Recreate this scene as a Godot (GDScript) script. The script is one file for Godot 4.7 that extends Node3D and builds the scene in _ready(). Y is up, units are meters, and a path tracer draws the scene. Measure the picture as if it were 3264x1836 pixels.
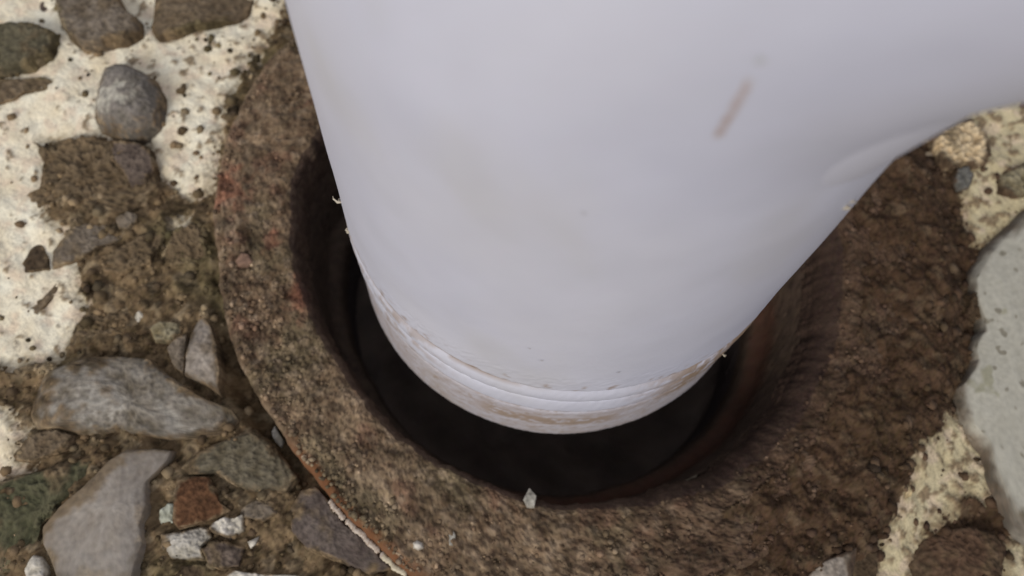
extends Node3D
# A white plastic pipe bend standing in the socket of an old earthenware drain, set in rubble. Lengths inside the builders are millimetres.

const MM := 0.001
const PIPE_R := 57.9
var big := FastNoiseLite.new()      # about 12 mm
var mid := FastNoiseLite.new()      # about 4 mm
var fine := FastNoiseLite.new()     # about 1.5 mm
var lump := FastNoiseLite.new()     # rounded lumps, about 3 mm
var tone_of := FastNoiseLite.new()  # one value for each lump
var wide := FastNoiseLite.new()     # about 45 mm
var cream_areas: Array[PackedVector2Array] = []
var cream_boxes: Array[Rect2] = []
var rng := RandomNumberGenerator.new()
var mat := {}
var taken := {}

# ---------------------------------------------------------------- helpers
func numbered(called: String) -> String:
	var n: int = taken.get(called, 0)
	taken[called] = n + 1
	return called if n == 0 else "%s_%03d" % [called, n]

func tag(o: Node, label: String, category: String, group := "") -> void:
	o.set_meta("label", label)
	o.set_meta("category", category)
	if group:
		o.set_meta("group", group)

func put(called: String, mesh: Mesh, m: Material, parent: Node) -> MeshInstance3D:
	var o := MeshInstance3D.new()
	o.name = numbered(called) if parent == self else called
	o.mesh = mesh
	o.material_override = m
	parent.add_child(o, true)
	return o

# a grid of nu x nv points (mm) with colours -> a smooth mesh; the face looks along cross(dv, du), or the other way when flipped
func grid(pts: PackedVector3Array, cols: PackedColorArray, nu: int, nv: int, wrap_u: bool, flip: bool, hole_r := 0.0) -> ArrayMesh:
	var nrm := PackedVector3Array()
	nrm.resize(pts.size())
	var idx := PackedInt32Array()
	for i in nu:
		var ia := (i - 1 + nu) % nu if wrap_u else maxi(i - 1, 0)
		var ib := (i + 1) % nu if wrap_u else mini(i + 1, nu - 1)
		for j in nv:
			var ja := maxi(j - 1, 0)
			var jb := mini(j + 1, nv - 1)
			var n := (pts[i * nv + jb] - pts[i * nv + ja]).cross(pts[ib * nv + j] - pts[ia * nv + j])
			if n.length_squared() < 1e-9:
				n = Vector3(0, -1 if flip else 1, 0) if flip == false else Vector3(0, -1, 0)
			nrm[i * nv + j] = (-n if flip else n).normalized()
	for i in (nu if wrap_u else nu - 1):
		var k := (i + 1) % nu
		for j in nv - 1:
			var a := i * nv + j
			var b := k * nv + j
			if hole_r > 0.0 and pts[a].x * pts[a].x + pts[a].z * pts[a].z < hole_r * hole_r:
				continue
			if flip:
				idx.append_array([a, a + 1, b, b, a + 1, b + 1])
			else:
				idx.append_array([a, b, a + 1, b, b + 1, a + 1])
	var out := PackedVector3Array()
	out.resize(pts.size())
	for i in pts.size():
		out[i] = pts[i] * MM
	var arr := []
	arr.resize(Mesh.ARRAY_MAX)
	arr[Mesh.ARRAY_VERTEX] = out
	arr[Mesh.ARRAY_NORMAL] = nrm
	arr[Mesh.ARRAY_COLOR] = cols
	arr[Mesh.ARRAY_INDEX] = idx
	var mesh := ArrayMesh.new()
	mesh.add_surface_from_arrays(Mesh.PRIMITIVE_TRIANGLES, arr)
	return mesh

# cyclic table of [degrees, value, ...], eased between its entries
func around(table: Array, deg: float) -> float:
	deg = fposmod(deg, 360.0)
	var n := table.size() / 2
	for i in n:
		var a: float = table[2 * i]
		var b: float = table[2 * ((i + 1) % n)]
		if b <= a:
			b += 360.0
		var d := deg if deg >= a else deg + 360.0
		if d >= a and d <= b:
			var t := (d - a) / (b - a)
			t = t * t * (3.0 - 2.0 * t) * 0.5 + t * 0.5
			return lerpf(table[2 * i + 1], table[2 * ((i + 1) % n) + 1], t)
	return table[1]

const INNER := [13, 79.2, 27, 80, 48, 80, 66, 78.6, 87, 78.5, 98, 77, 111, 75.2, 121, 74.4, 132, 74, 148, 72.6, 163, 75, 180, 77.4, 190, 79.5, 270, 80]
const OUTER := [0, 108, 39, 106, 67, 105, 90, 105.5, 111, 104, 121, 100.2, 132, 97.2, 142, 96.4, 158, 98, 173, 99, 184, 102.5, 198, 106, 212, 109, 270, 110, 330, 110]

func mixc(a: Color, b: Color, t: float) -> Color:
	return a.lerp(b, clampf(t, 0.0, 1.0))

func bump(x: float, lo: float, hi: float) -> float:       # 0 below lo, 1 above hi
	return smoothstep(lo, hi, x)

# ---------------------------------------------------------------- materials
func noise_texture(seed_: int, freq: float, kind: int, normal: bool, strength := 4.0) -> NoiseTexture2D:
	var n := FastNoiseLite.new()
	n.seed = seed_
	n.frequency = freq
	n.noise_type = kind as FastNoiseLite.NoiseType
	n.fractal_octaves = 4
	var t := NoiseTexture2D.new()
	t.width = 512
	t.height = 512
	t.seamless = true
	t.noise = n
	if normal:
		t.as_normal_map = true
		t.bump_strength = strength
	return t

func surface(rough: float, normal: Texture2D, depth: float, scale_: float, spec := 0.3) -> StandardMaterial3D:
	var m := StandardMaterial3D.new()
	m.vertex_color_use_as_albedo = true
	m.roughness = rough
	m.metallic_specular = spec
	if normal:
		m.normal_enabled = true
		m.normal_texture = normal
		m.normal_scale = depth
		m.uv1_triplanar = true
		m.uv1_world_triplanar = true
		m.uv1_scale = Vector3.ONE * scale_
	return m

# ---------------------------------------------------------------- ground
func cream_share(x: float, z: float) -> float:             # 0 earth, 1 clean mortar, in between where earth is smeared over it
	var s := 0.0
	for o in [[0.0, 0.0], [2.2, 0.6], [-1.0, 2.0], [-1.2, -2.0]]:
		s += 0.25 if in_cream(x + o[0], z + o[1]) else 0.0
	return s

func in_cream(x: float, z: float) -> bool:
	var p := Vector2(x + 2.6 * mid.get_noise_2d(x, z) + 3.0 * big.get_noise_2d(x, z) + 0.9 * fine.get_noise_2d(x, z), z + 2.6 * mid.get_noise_2d(x + 300, z) + 3.0 * big.get_noise_2d(x + 300, z) + 0.9 * fine.get_noise_2d(x + 300, z))
	for i in cream_areas.size():
		if cream_boxes[i].has_point(p) and Geometry2D.is_point_in_polygon(p, cream_areas[i]):
			return true
	return false

func damp_and_shade(x: float, z: float) -> float:                    # right of the pipe: wet soil, plus the dimmer side's shade painted in
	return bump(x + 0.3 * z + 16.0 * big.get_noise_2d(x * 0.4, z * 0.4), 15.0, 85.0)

func soil_color(x: float, z: float) -> Color:
	var t := 0.5 + 0.5 * mid.get_noise_2d(x * 1.3, z * 1.3) + 0.35 * wide.get_noise_2d(x, z)
	var c := mixc(Color(0.083, 0.055, 0.031), Color(0.165, 0.118, 0.07), t)
	c = mixc(c, Color(0.075, 0.07, 0.035), bump(wide.get_noise_2d(x + 90, z - 40), 0.1, 0.5) * 0.5)
	c = mixc(c, Color(0.055, 0.032, 0.021), damp_and_shade(x, z) * 0.85)  # earth on the right darkened for wetness and for painted shade
	c = mixc(c, Color(0.22, 0.17, 0.11), bump(tone_of.get_noise_2d(x, z), 0.45, 0.9) * (0.55 - 0.4 * damp_and_shade(x, z)))
	return c * (1.0 + (0.45 - 0.25 * damp_and_shade(x, z)) * tone_of.get_noise_2d(x * 1.1 + 50, z * 1.1) + 0.5 * fine.get_noise_2d(x * 1.6, z * 1.6) + 0.5 * mid.get_noise_2d(x * 0.6 + 17, z * 0.6))

func ground_point(x: float, z: float, col: bool) -> Array:
	var r := sqrt(x * x + z * z)
	var deg := rad_to_deg(atan2(z, x))
	var h := -8.0 + 1.3 * big.get_noise_2d(x, z) + 1.5 * wide.get_noise_2d(x, z)
	var c := Color.BLACK
	var share := cream_share(x, z) if absf(x) < 260 and absf(z) < 200 else 0.0
	if share > 0.1:
		h += 1.0 * share + 0.35 * mid.get_noise_2d(x, z) + 0.15 * fine.get_noise_2d(x, z)
		if col:
			c = mixc(Color(0.68, 0.585, 0.43), Color(0.77, 0.72, 0.59), 0.5 + 0.9 * big.get_noise_2d(x + 50, z))
			c = mixc(c, Color(0.42, 0.35, 0.2), 0.75 * damp_and_shade(x, z) + 0.0)  # mortar on the right tinted down, painted shade as well as damp
			c = mixc(c, Color(0.2, 0.15, 0.09), (1.0 - share) * (0.9 + 0.5 * fine.get_noise_2d(x, z)))
			c = mixc(c, Color(0.6, 0.47, 0.36), bump(mid.get_noise_2d(x * 0.7, z * 0.7 + 70), 0.0, 0.5) * 0.6)
			var near := bump(x, -175.0, -105.0) if x < 0 else 1.7
			var s := 0.8 * fine.get_noise_2d(x * 0.42, z * 0.42) + 0.5 * mid.get_noise_2d(x * 0.7 + 5, z * 0.7) + 0.25 * fine.get_noise_2d(x * 1.7, z * 1.7) + 0.25 * big.get_noise_2d(x + 500, z)
			var k := bump(s, 0.50 - 0.24 * near, 0.68 - 0.20 * near)
			c = mixc(c, Color(0.2, 0.145, 0.09) * (1.0 + 0.5 * fine.get_noise_2d(x * 2, z * 2)), k * 0.9)
			h += 0.5 * k
			c = c * (1.0 + 0.18 * fine.get_noise_2d(x * 2.1, z * 2.1 + 9))
	else:
		h += 1.9 * big.get_noise_2d(x + 9, z) + 1.3 * mid.get_noise_2d(x, z) + (1.0 - 0.65 * damp_and_shade(x, z)) * (-0.8 * lump.get_noise_2d(x, z) - 1.3 * lump.get_noise_2d(x * 0.45, z * 0.45)) + 0.5 * fine.get_noise_2d(x, z) + 0.4 * fine.get_noise_2d(x * 2.4, z * 2.4)
		if col:
			c = soil_color(x, z)
	var out := around(OUTER, deg)
	var d := r - out
	if d < 8.0:
		var gap: float = around([100, 1.5, 125, 2, 138, 7, 155, 7, 162, 1, 190, -3, 230, -4, 350, -6, 30, -6.5, 70, -6], deg)
		h -= gap * (1.0 - bump(d, 2.0, 8.0)) * (1.0 if gap > 0 else 0.0)
	var fill: float = clampf(1.0 - absf(angle_difference(deg_to_rad(deg), deg_to_rad(5.0))) / deg_to_rad(80.0), 0.0, 1.0)
	h += 8.2 * bump(fill, 0.0, 0.4) * (1.0 - bump(r, 112.0, 128.0))
	return [h, c]

# grid lines: 0.6 mm apart between lo and hi, then 2 mm, 8 mm and wider, out to 1.5 m
func spacing(lo: float, hi: float) -> PackedFloat32Array:
	var out := PackedFloat32Array()
	for v in [-1500.0, -1000.0, -760.0, -640.0, -560.0, -510.0]:
		out.append(v)
	var v := -480.0
	while v < 480.0:
		out.append(v)
		v += 0.6 if v > lo and v < hi else (2.0 if v > lo - 70.0 and v < hi + 70.0 else 8.0)
	for w in [485.0, 510.0, 560.0, 640.0, 760.0, 1000.0, 1500.0]:
		out.append(w)
	return out

func build_ground() -> void:
	var xs := spacing(-196.0, 186.0)
	var zs := spacing(-118.0, 112.0)
	var pts := PackedVector3Array()
	var cols := PackedColorArray()
	for a in xs:
		for b in zs:
			if a * a + b * b < 80.0 * 80.0:
				pts.append(Vector3(a, -8, b))
				cols.append(Color(0.1, 0.07, 0.04))
				continue
			var g := ground_point(a, b, true)
			pts.append(Vector3(a, g[0], b))
			cols.append(g[1])
	var o := put("ground", grid(pts, cols, xs.size(), zs.size(), false, false, 90.0), mat.soil, self)
	o.set_meta("kind", "structure")
	tag(o, "brown earth with patches of speckled cream mortar round the drain", "ground")

# ---------------------------------------------------------------- the old drain
func rim_color(a: float, x: float, z: float, u: float) -> Color:      # u: 0 inner lip, 1 outer lip
	var t := 0.5 + 0.55 * mid.get_noise_2d(x * 1.4 + 40, z * 1.4) + 0.4 * wide.get_noise_2d(x, z + 200)
	var c := mixc(Color(0.098, 0.063, 0.04), Color(0.2, 0.145, 0.095), t)
	c = mixc(c, Color(0.125, 0.105, 0.062), bump(wide.get_noise_2d(x * 1.4 - 77, z * 1.4), 0.05, 0.45) * 0.45)
	c = mixc(c, Color(0.15, 0.08, 0.055), bump(big.get_noise_2d(x * 0.8 + 31, z * 0.8), 0.22, 0.5) * 0.5)
	for s in [[-98.0, -10.0, 6.0], [-73.0, 22.0, 4.5], [-83.0, 6.0, 2.5]]:            # bare red clay showing through
		var d: float = Vector2(x - s[0], (z - s[1]) * 0.6).length() / s[2]
		c = mixc(c, Color(0.2, 0.085, 0.055), (1.0 - bump(d + 0.7 * mid.get_noise_2d(x, z), 0.3, 1.2)) * 0.7)
	c = mixc(c, Color(0.062, 0.037, 0.026), damp_and_shade(x, z) * 0.82)  # right half of the rim carries the same painted shade and damp
	c = mixc(c, Color(0.27, 0.205, 0.145), bump(tone_of.get_noise_2d(x * 1.5, z * 1.5), 0.35, 0.9) * (0.4 - 0.3 * damp_and_shade(x, z)))
	c = mixc(c, Color(0.055, 0.032, 0.02), bump(tone_of.get_noise_2d(x * 1.2 + 90, z * 1.2), 0.4, 0.9) * 0.4)
	c = c * (1.0 + 0.55 * big.get_noise_2d(x * 1.3 + 400, z * 1.3) + 0.45 * mid.get_noise_2d(x * 0.7 + 33, z * 0.7))
	c = c * (1.0 + 0.55 * fine.get_noise_2d(x * 1.5, z * 1.5))
	var edge := bump(a, 106.0, 113.0) * (1.0 - bump(a, 134.0, 142.0))
	c = mixc(c, Color(0.16, 0.068, 0.032), edge * bump(u + 0.05 * mid.get_noise_2d(x, z), 0.87, 0.95) * 0.85)   # rust line inside the glazed edge
	return c

func build_drain() -> Node3D:
	var t := Node3D.new()
	t.name = "drain_pipe"
	add_child(t)
	tag(t, "old earthenware drain pipe socket caked in brown dirt with a dark open bore", "drain pipe")
	var nu := 900
	var prof := []                       # rows of the rim: [kind, u]
	for i in 14: prof.append([0, i / 14.0])          # up the last of the socket wall
	for i in 34: prof.append([1, i / 34.0])          # inner lip, rounded
	for i in 52: prof.append([2, i / 52.0])        # the broad top
	for i in 8: prof.append([3, i / 7.0])          # outer lip and the wall outside
	for i in 4: prof.append([4, (i + 1) / 4.0])
	var pts := PackedVector3Array()
	var cols := PackedColorArray()
	for i in nu:
		var th := TAU * i / nu
		var deg := rad_to_deg(th)
		var ri := around(INNER, deg) + 1.1 * big.get_noise_2d(cos(th) * 76, sin(th) * 76) + 0.6 * mid.get_noise_2d(cos(th) * 76, sin(th) * 76) + 0.25 * fine.get_noise_2d(cos(th) * 76, sin(th) * 76)
		var ro := around(OUTER, deg) + 3.0 * damp_and_shade(cos(th) * 100, sin(th) * 100) * big.get_noise_2d(cos(th) * 70, sin(th) * 70) + 0.5 * mid.get_noise_2d(cos(th) * 100, sin(th) * 100)
		var lip := 3.0 + 8.0 * bump(cos(th - 0.3), 0.3, 0.95)
		for row in prof:
			var u: float = row[1]
			var r := 0.0
			var y := 0.0
			var v := 0.0
			match row[0]:
				0:
					r = ri - 1.5 + 1.5 * u
					y = lerpf(-16.0, -lip, u)
				1:
					var q := u * PI / 2
					r = ri + lip * (1.0 - cos(q))
					y = -lip + lip * sin(q)
				2:
					r = lerpf(ri + lip, ro - 2.5, u)
					y = -0.9 * u * u
					v = lerpf(0.12, 0.92, u)
				3:
					var q := u * PI / 2
					r = ro - 2.5 + 2.5 * sin(q)
					y = -0.9 - 2.5 * (1.0 - cos(q))
					v = lerpf(0.92, 1.0, u)
				4:
					r = ro
					y = -3.4 - 32.0 * u
					v = 1.0
			var x := cos(th) * r
			var z := sin(th) * r
			var spread := r
			if row[0] == 1:
				spread = ri + lip - lip * (PI / 2 - u * PI / 2)
			elif row[0] == 0:
				spread = ri + lip - lip * PI / 2 - (16.0 - lip) * (1.0 - u)
			var sx := cos(th) * spread
			var sz := sin(th) * spread      # the wall's pattern runs on down the wall
			var rough := 1.0 if row[0] == 2 else (0.45 if row[0] != 1 else lerpf(0.12, 0.9, u * u * u))
			var up: float = rough * (-0.55 * lump.get_noise_2d(sx * 1.4, sz * 1.4) + 0.9 * mid.get_noise_2d(sx * 1.2, sz * 1.2) + 1.3 * big.get_noise_2d(sx * 0.9, sz * 0.9 + 300) + 0.6 * fine.get_noise_2d(sx, sz) + 0.3 * fine.get_noise_2d(sx * 2.2, sz * 2.2 + 60) + 0.9 * wide.get_noise_2d(sx * 1.5, sz * 1.5))
			if row[0] < 2:
				var q: float = u * PI / 2 if row[0] == 1 else 0.0
				pts.append(Vector3(x, y, z) + up * (sin(q) * Vector3.UP - cos(q) * Vector3(cos(th), 0, sin(th))))
			else:
				pts.append(Vector3(x, y + up, z))
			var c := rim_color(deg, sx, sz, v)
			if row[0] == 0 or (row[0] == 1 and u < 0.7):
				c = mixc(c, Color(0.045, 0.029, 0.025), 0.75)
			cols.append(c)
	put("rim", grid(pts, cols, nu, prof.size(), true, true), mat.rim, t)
	# the bore: socket wall, the rusty shoulder, then the dark barrel
	pts = PackedVector3Array()
	cols = PackedColorArray()
	nu = 420
	var rows := []
	var key := [[67.5, -100.0], [67.5, -80.0], [67.6, -60.0], [68.0, -50.0], [68.6, -45.0], [69.6, -42.6], [71.0, -41.6], [72.4, -40.8], [73.4, -39.0], [73.8, -37.0], [74.4, -33.0], [75.0, -28.0], [75.7, -22.0], [76.4, -17.0], [76.9, -14.0]]
	for q in key.size() - 1:
		var parts := maxi(1, int((key[q + 1][1] - key[q][1]) / 1.1))
		for w in parts:
			rows.append([lerpf(key[q][0], key[q + 1][0], float(w) / parts), lerpf(key[q][1], key[q + 1][1], float(w) / parts)])
	rows.append(key[-1])
	for i in nu:
		var th := TAU * i / nu
		var ri := around(INNER, rad_to_deg(th)) - 77.4
		for row in rows:
			var k: float = bump(row[1], -45.0, -16.0)
			var x: float = cos(th) * (row[0] + ri * lerpf(0.5, 0.93, k))
			var z: float = sin(th) * (row[0] + ri * lerpf(0.5, 0.93, k))
			var n := mid.get_noise_3d(x, row[1], z)
			pts.append(Vector3(x, row[1] + 0.5 * n, z) + Vector3(cos(th), 0, sin(th)) * (0.5 * fine.get_noise_3d(x, row[1], z) + 0.6 * big.get_noise_3d(x, row[1], z)))
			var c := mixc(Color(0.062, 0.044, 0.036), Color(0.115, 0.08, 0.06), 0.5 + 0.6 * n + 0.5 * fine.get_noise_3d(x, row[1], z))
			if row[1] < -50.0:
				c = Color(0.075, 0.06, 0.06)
			var rust: float = bump(row[1], -43.5, -41.8) * (1.0 - bump(row[1], -38.0, -30.0)) * bump(cos(th - 0.6) + 0.3 * n, -0.1, 0.5)
			c = mixc(c, Color(0.1, 0.046, 0.032), rust * (0.7 + 0.4 * n))
			cols.append(c)
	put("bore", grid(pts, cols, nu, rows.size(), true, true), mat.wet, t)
	pts = PackedVector3Array()
	cols = PackedColorArray()
	for i in 180:
		for j in 40:
			var r := 68.5 * j / 39.0
			var x := cos(TAU * i / 180) * r
			var z := sin(TAU * i / 180) * r
			pts.append(Vector3(x, -88.0 + 14.0 * smoothstep(40.0, 68.0, r) + 4.0 * wide.get_noise_2d(x, z) + 2.0 * big.get_noise_2d(x, z) + 0.6 * mid.get_noise_2d(x, z), z))
			cols.append(mixc(Color(0.06, 0.045, 0.038), Color(0.115, 0.085, 0.07), 0.5 + 0.7 * big.get_noise_2d(x, z)))
	put("added_mud", grid(pts, cols, 180, 40, true, true), mat.added_mud, t)  # added mud floor, set shallow to catch light and lift the dark bore
	# the white glazed edge that shows as three broken strips along the outer lip
	for span in [[111.6, 116.4], [116.5, 123.4], [123.5, 127.2]]:
		pts = PackedVector3Array()
		cols = PackedColorArray()
		var n := 60
		for i in n:
			var u := i / (n - 1.0)
			var deg := lerpf(span[0], span[1], u)
			var ends := sqrt(clampf(minf(u, 1.0 - u) * 20.0, 0.0, 1.0))
			var th := deg_to_rad(deg)
			var rr := around(OUTER, deg) + 0.6 + 0.4 * mid.get_noise_1d(deg * 3.0)
			for j in 13:
				var q := PI * j / 12.0
				var w := (0.8 + 0.25 * fine.get_noise_2d(deg * 4.0, 3.0)) * maxf(ends, 0.05)
				var r := rr - w * cos(q)
				pts.append(Vector3(cos(th) * r, -2.4 + 0.6 * sin(q) * maxf(ends, 0.05) + 0.05 * fine.get_noise_2d(deg * 20, j), sin(th) * r))
				var c := mixc(Color(0.43, 0.36, 0.3), Color(0.24, 0.15, 0.09), bump(fine.get_noise_2d(deg * 5, j * 0.6), -0.1, 0.5) * 0.8)
				if deg < 115.9:
					c = mixc(c, Color(0.5, 0.44, 0.3), 0.6)
				cols.append(c)
		var g := put("glazed_edge", grid(pts, cols, n, 13, false, true), mat.glaze, t)
		g.set_meta("label", "broken white glazed edge strip")
	return t

# ---------------------------------------------------------------- the white pipe bend
const TURN := 0.146
const BEND_R := 66.5
const STRAIGHT := 125.3
const BEND := 1.3144

func axis_frame(s: float) -> Array:         # s: mm along the axis from y = 0 -> [point, tangent, side, out]
	var head := Vector3(cos(TURN), 0, sin(TURN))
	var side := head.cross(Vector3.UP)
	var p := Vector3(0, s, 0)
	var tn := Vector3.UP
	if s > STRAIGHT:
		var a := minf((s - STRAIGHT) / BEND_R, BEND)
		tn = cos(a) * Vector3.UP + sin(a) * head
		p = Vector3(0, STRAIGHT, 0) + BEND_R * ((1.0 - cos(a)) * head + sin(a) * Vector3.UP) + tn * maxf(0.0, s - STRAIGHT - BEND * BEND_R)
	return [p, tn, side, side.cross(tn)]

func pipe_dirt(y: float, ang: float, n1: float, n2: float) -> float:   # ang: degrees round the axis, 90 = towards the viewer's side
	var d := 0.0
	d = maxf(d, 0.85 * bump(y, 0.5, 4.0) * (1.0 - bump(y, 8.5, 12.5)) * bump(ang, 66.0, 80.0) * (1.0 - bump(ang, 106.0, 122.0)) * bump(n1 + 0.6 * n2, -0.75, -0.1))
	d = maxf(d, 0.95 * bump(y, 4.0, 12.0) * (1.0 - bump(y, 35.0, 40.0)) * (1.0 - bump(ang, 55.0, 82.0)) * bump(n1 + 0.5 * n2, -0.6, 0.0))
	d = maxf(d, 0.8 * (1.0 - bump(absf(y - 36.8), 0.8, 2.6)) * bump(ang, 92.0, 112.0) * bump(n1, -0.6, 0.0))
	d = maxf(d, 0.75 * (1.0 - bump(absf(y - 16.5), 0.6, 2.4)) * bump(n1 + n2, -0.3, 0.3))
	d = maxf(d, 0.6 * bump(ang, 112.0, 138.0) * (1.0 - bump(y, 36.0, 40.0)) * bump(n1 + 0.4 * n2, -0.1, 0.5))
	d = maxf(d, 0.35 * (1.0 - bump(y, -6.0, 2.0)) * bump(n1, -0.1, 0.5))
	d = maxf(d, (0.34 + 0.2 * bump(n1, -0.3, 0.4) + 0.22 * bump(n2, 0.2, 0.5)) * (1.0 - bump(y, 13.0, 18.0)))
	return d

func pipe_section(called: String, stations: Array, nphi: int, parent: Node) -> MeshInstance3D:   # stations: [s, radius]
	var pts := PackedVector3Array()
	var cols := PackedColorArray()
	for i in nphi:
		var ph := TAU * i / nphi
		for st in stations:
			var f := axis_frame(st[0])
			var o: Vector3 = f[2] * cos(ph) + f[3] * sin(ph)
			var p: Vector3 = f[0] + o * st[1]
			var ang := rad_to_deg(atan2(p.z, p.x))
			if ang < -90.0:
				ang += 360.0
			var c := Color(0.548, 0.556, 0.665)
			c = mixc(c, Color(0.57, 0.572, 0.655), 0.5 + 0.8 * wide.get_noise_3d(p.x, p.y, p.z))
			var smear := wide.get_noise_3d(p.x * 1.6 + p.y * 0.8, p.y * 0.7 - p.x * 0.5, p.z * 1.6 + 60.0)
			c = mixc(c, Color(0.5, 0.485, 0.47), 0.28 * bump(smear, 0.05, 0.6))
			c = c * (1.0 + 0.05 * big.get_noise_3d(p.x * 0.8, p.y * 0.8, p.z * 0.8))
			p += o * (0.25 * wide.get_noise_3d(p.x * 1.3 + 9.0, p.y * 1.3, p.z * 1.3))
			if st[0] < 48.0:
				var d := pipe_dirt(p.y, ang, mid.get_noise_3d(p.x * 0.8, p.y * 1.4, p.z * 0.8), fine.get_noise_3d(p.x, p.y, p.z))
				c = mixc(c, Color(0.29, 0.2, 0.13), d)
				if st[0] > 37.5:
					c = mixc(c, Color(0.3, 0.2, 0.13), 0.7 * bump(fine.get_noise_3d(p.x * 0.5, p.y * 0.5, p.z * 0.5 + 33), 0.25, 0.5) * (1.0 - bump(st[0], 38.5, 46.0)))
				p += o * 0.12 * fine.get_noise_3d(p.x, p.y, p.z)
			pts.append(p)
			cols.append(c)
	return put(called, grid(pts, cols, nphi, stations.size(), true, false), mat.plastic, parent)

# a small flat patch that follows the pipe's skin, its colour fading into the plastic: stains and scuffs
func skin_patch(called: String, from: Vector2, to: Vector2, width: float, color: Color, strength: float, parent: Node) -> void:
	var pts := PackedVector3Array()
	var cols := PackedColorArray()
	var n := 70
	var m := 15
	for i in n:
		var u := i / (n - 1.0)
		for j in m:
			var v := j / (m - 1.0) * 2.0 - 1.0
			var way := (to - from).normalized()
			var at := from.lerp(to, u) + Vector2(-way.y, way.x) * (v * width + 0.5 * sin(u * 3.0))
			# at: x = mm sideways round the axis, y = station
			var f := axis_frame(at.y)
			var ph := at.x / PIPE_R
			var o: Vector3 = f[2] * cos(ph) + f[3] * sin(ph)
			pts.append(f[0] + o * (58.6 + 0.06))
			var k := (1.0 - bump(absf(v) + 0.35 * fine.get_noise_2d(u * 9.0, v * 2.0), 0.25, 0.95)) * bump(minf(u, 1.0 - u), 0.0, 0.1)
			cols.append(mixc(Color(0.556, 0.562, 0.652), color, k * strength * (0.75 + 0.5 * mid.get_noise_1d(u * 14.0))))
	put(called, grid(pts, cols, n, m, false, true), mat.plastic, parent)

func shaving(at: Vector3, size: float, parent: Node) -> void:
	var pts := PackedVector3Array()
	var cols := PackedColorArray()
	var n := 34
	var seed_ := rng.randf() * 100.0
	for i in n:
		var u := i / (n - 1.0)
		var a := u * 6.5 + seed_
		var c := at + size * Vector3(0.55 * cos(a) * u + 0.5 * big.get_noise_1d(seed_ + u * 30.0), 0.8 * (u - 0.5), 0.5 * sin(a) * u)
		for j in 7:
			var q := TAU * j / 6.0
			var w := size * 0.26 * sin(PI * clampf(u, 0.04, 0.96)) * (1.0 + 0.6 * fine.get_noise_1d(u * 40.0 + seed_))
			pts.append(c + w * Vector3(cos(q), 0.5 * sin(q + a), 0.7 * sin(q)))
			cols.append(Color(0.4, 0.35, 0.28))
	put("plastic_shaving", grid(pts, cols, n, 7, false, false), mat.plastic, parent)

func build_bend() -> void:
	var t := Node3D.new()
	t.name = "pipe_bend"
	add_child(t)
	tag(t, "large white plastic pipe bend standing in the drain socket, scuffed and dirt stained", "pipe")
	var body := []
	var s := 37.4
	for q in [[36.9, 56.0], [37.0, 57.9], [37.3, 58.3], [37.8, 58.5]]:
		body.append(q)
	s = 38.4
	while s < 60.0:
		body.append([s, 58.6])
		s += 0.7
	while s < 390.0:
		body.append([s, 58.6])
		s += 2.0
	var b := pipe_section("bend_body", body, 420, t)
	b.set_meta("label", "smooth white bend")
	pipe_section("socket_ring", [[26.8, 56.0], [27.0, 57.8], [27.5, 58.2], [28.3, 58.5], [29.5, 58.75], [31.0, 58.8], [32.5, 58.75], [34.0, 58.5], [35.2, 58.1], [36.0, 57.8], [36.9, 57.6], [36.95, 56.0]], 720, t)
	pipe_section("socket_ring", [[16.0, 56.0], [16.2, 57.6], [16.8, 58.0], [17.8, 58.35], [19.2, 58.5], [21.0, 58.5], [23.0, 58.45], [24.6, 58.3], [25.8, 58.1], [26.6, 57.8], [26.9, 56.0]], 720, t)
	var end := [[-8.0, 53.5], [-9.3, 53.6], [-9.8, 54.4], [-9.9, 55.8], [-9.7, 56.9], [-9.0, 57.6], [-8.0, 57.9]]
	s = -7.0
	while s < 14.5:
		end.append([s, 58.0])
		s += 0.7
	end.append_array([[14.8, 57.9], [15.4, 57.7], [15.9, 57.5], [16.1, 56.0]])
	pipe_section("spigot_end", end, 720, t)
	pipe_section("inner_wall", [[386.0, 53.5], [200.0, 53.5], [100.0, 53.5], [40.0, 53.5], [-8.0, 53.55]], 120, t)
	skin_patch("scuff_mark", Vector2(-7.2, 152.8), Vector2(-1.2, 165.0), 0.75, Color(0.33, 0.2, 0.145), 0.8, t)
	skin_patch("dirt_spot", Vector2(0.1, 166.6), Vector2(0.9, 167.6), 0.7, Color(0.3, 0.3, 0.27), 0.6, t)
	skin_patch("dirt_spot", Vector2(0.3, 126.0), Vector2(0.8, 127.0), 0.5, Color(0.3, 0.27, 0.26), 0.5, t)
	for q in [[3.5, 64.0, 0.4], [0.5, 58.0, 0.55], [-16.5, 52.0, 0.4]]:
		skin_patch("dirt_spot", Vector2(q[0], q[1]), Vector2(q[0] + 0.7, q[1] + 0.5), q[2], Color(0.26, 0.22, 0.2), 0.6, t)
	for q in [[164.0, 47.0, 2.3], [161.0, 36.0, 1.4], [46.0, 20.0, 1.1]]:
		var a := deg_to_rad(q[0])
		shaving(Vector3(cos(a) * 59.0, q[1], sin(a) * 59.0), q[2], t)
	shaving(Vector3(37.0, 109.0, 45.6), 1.9, t)

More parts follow.
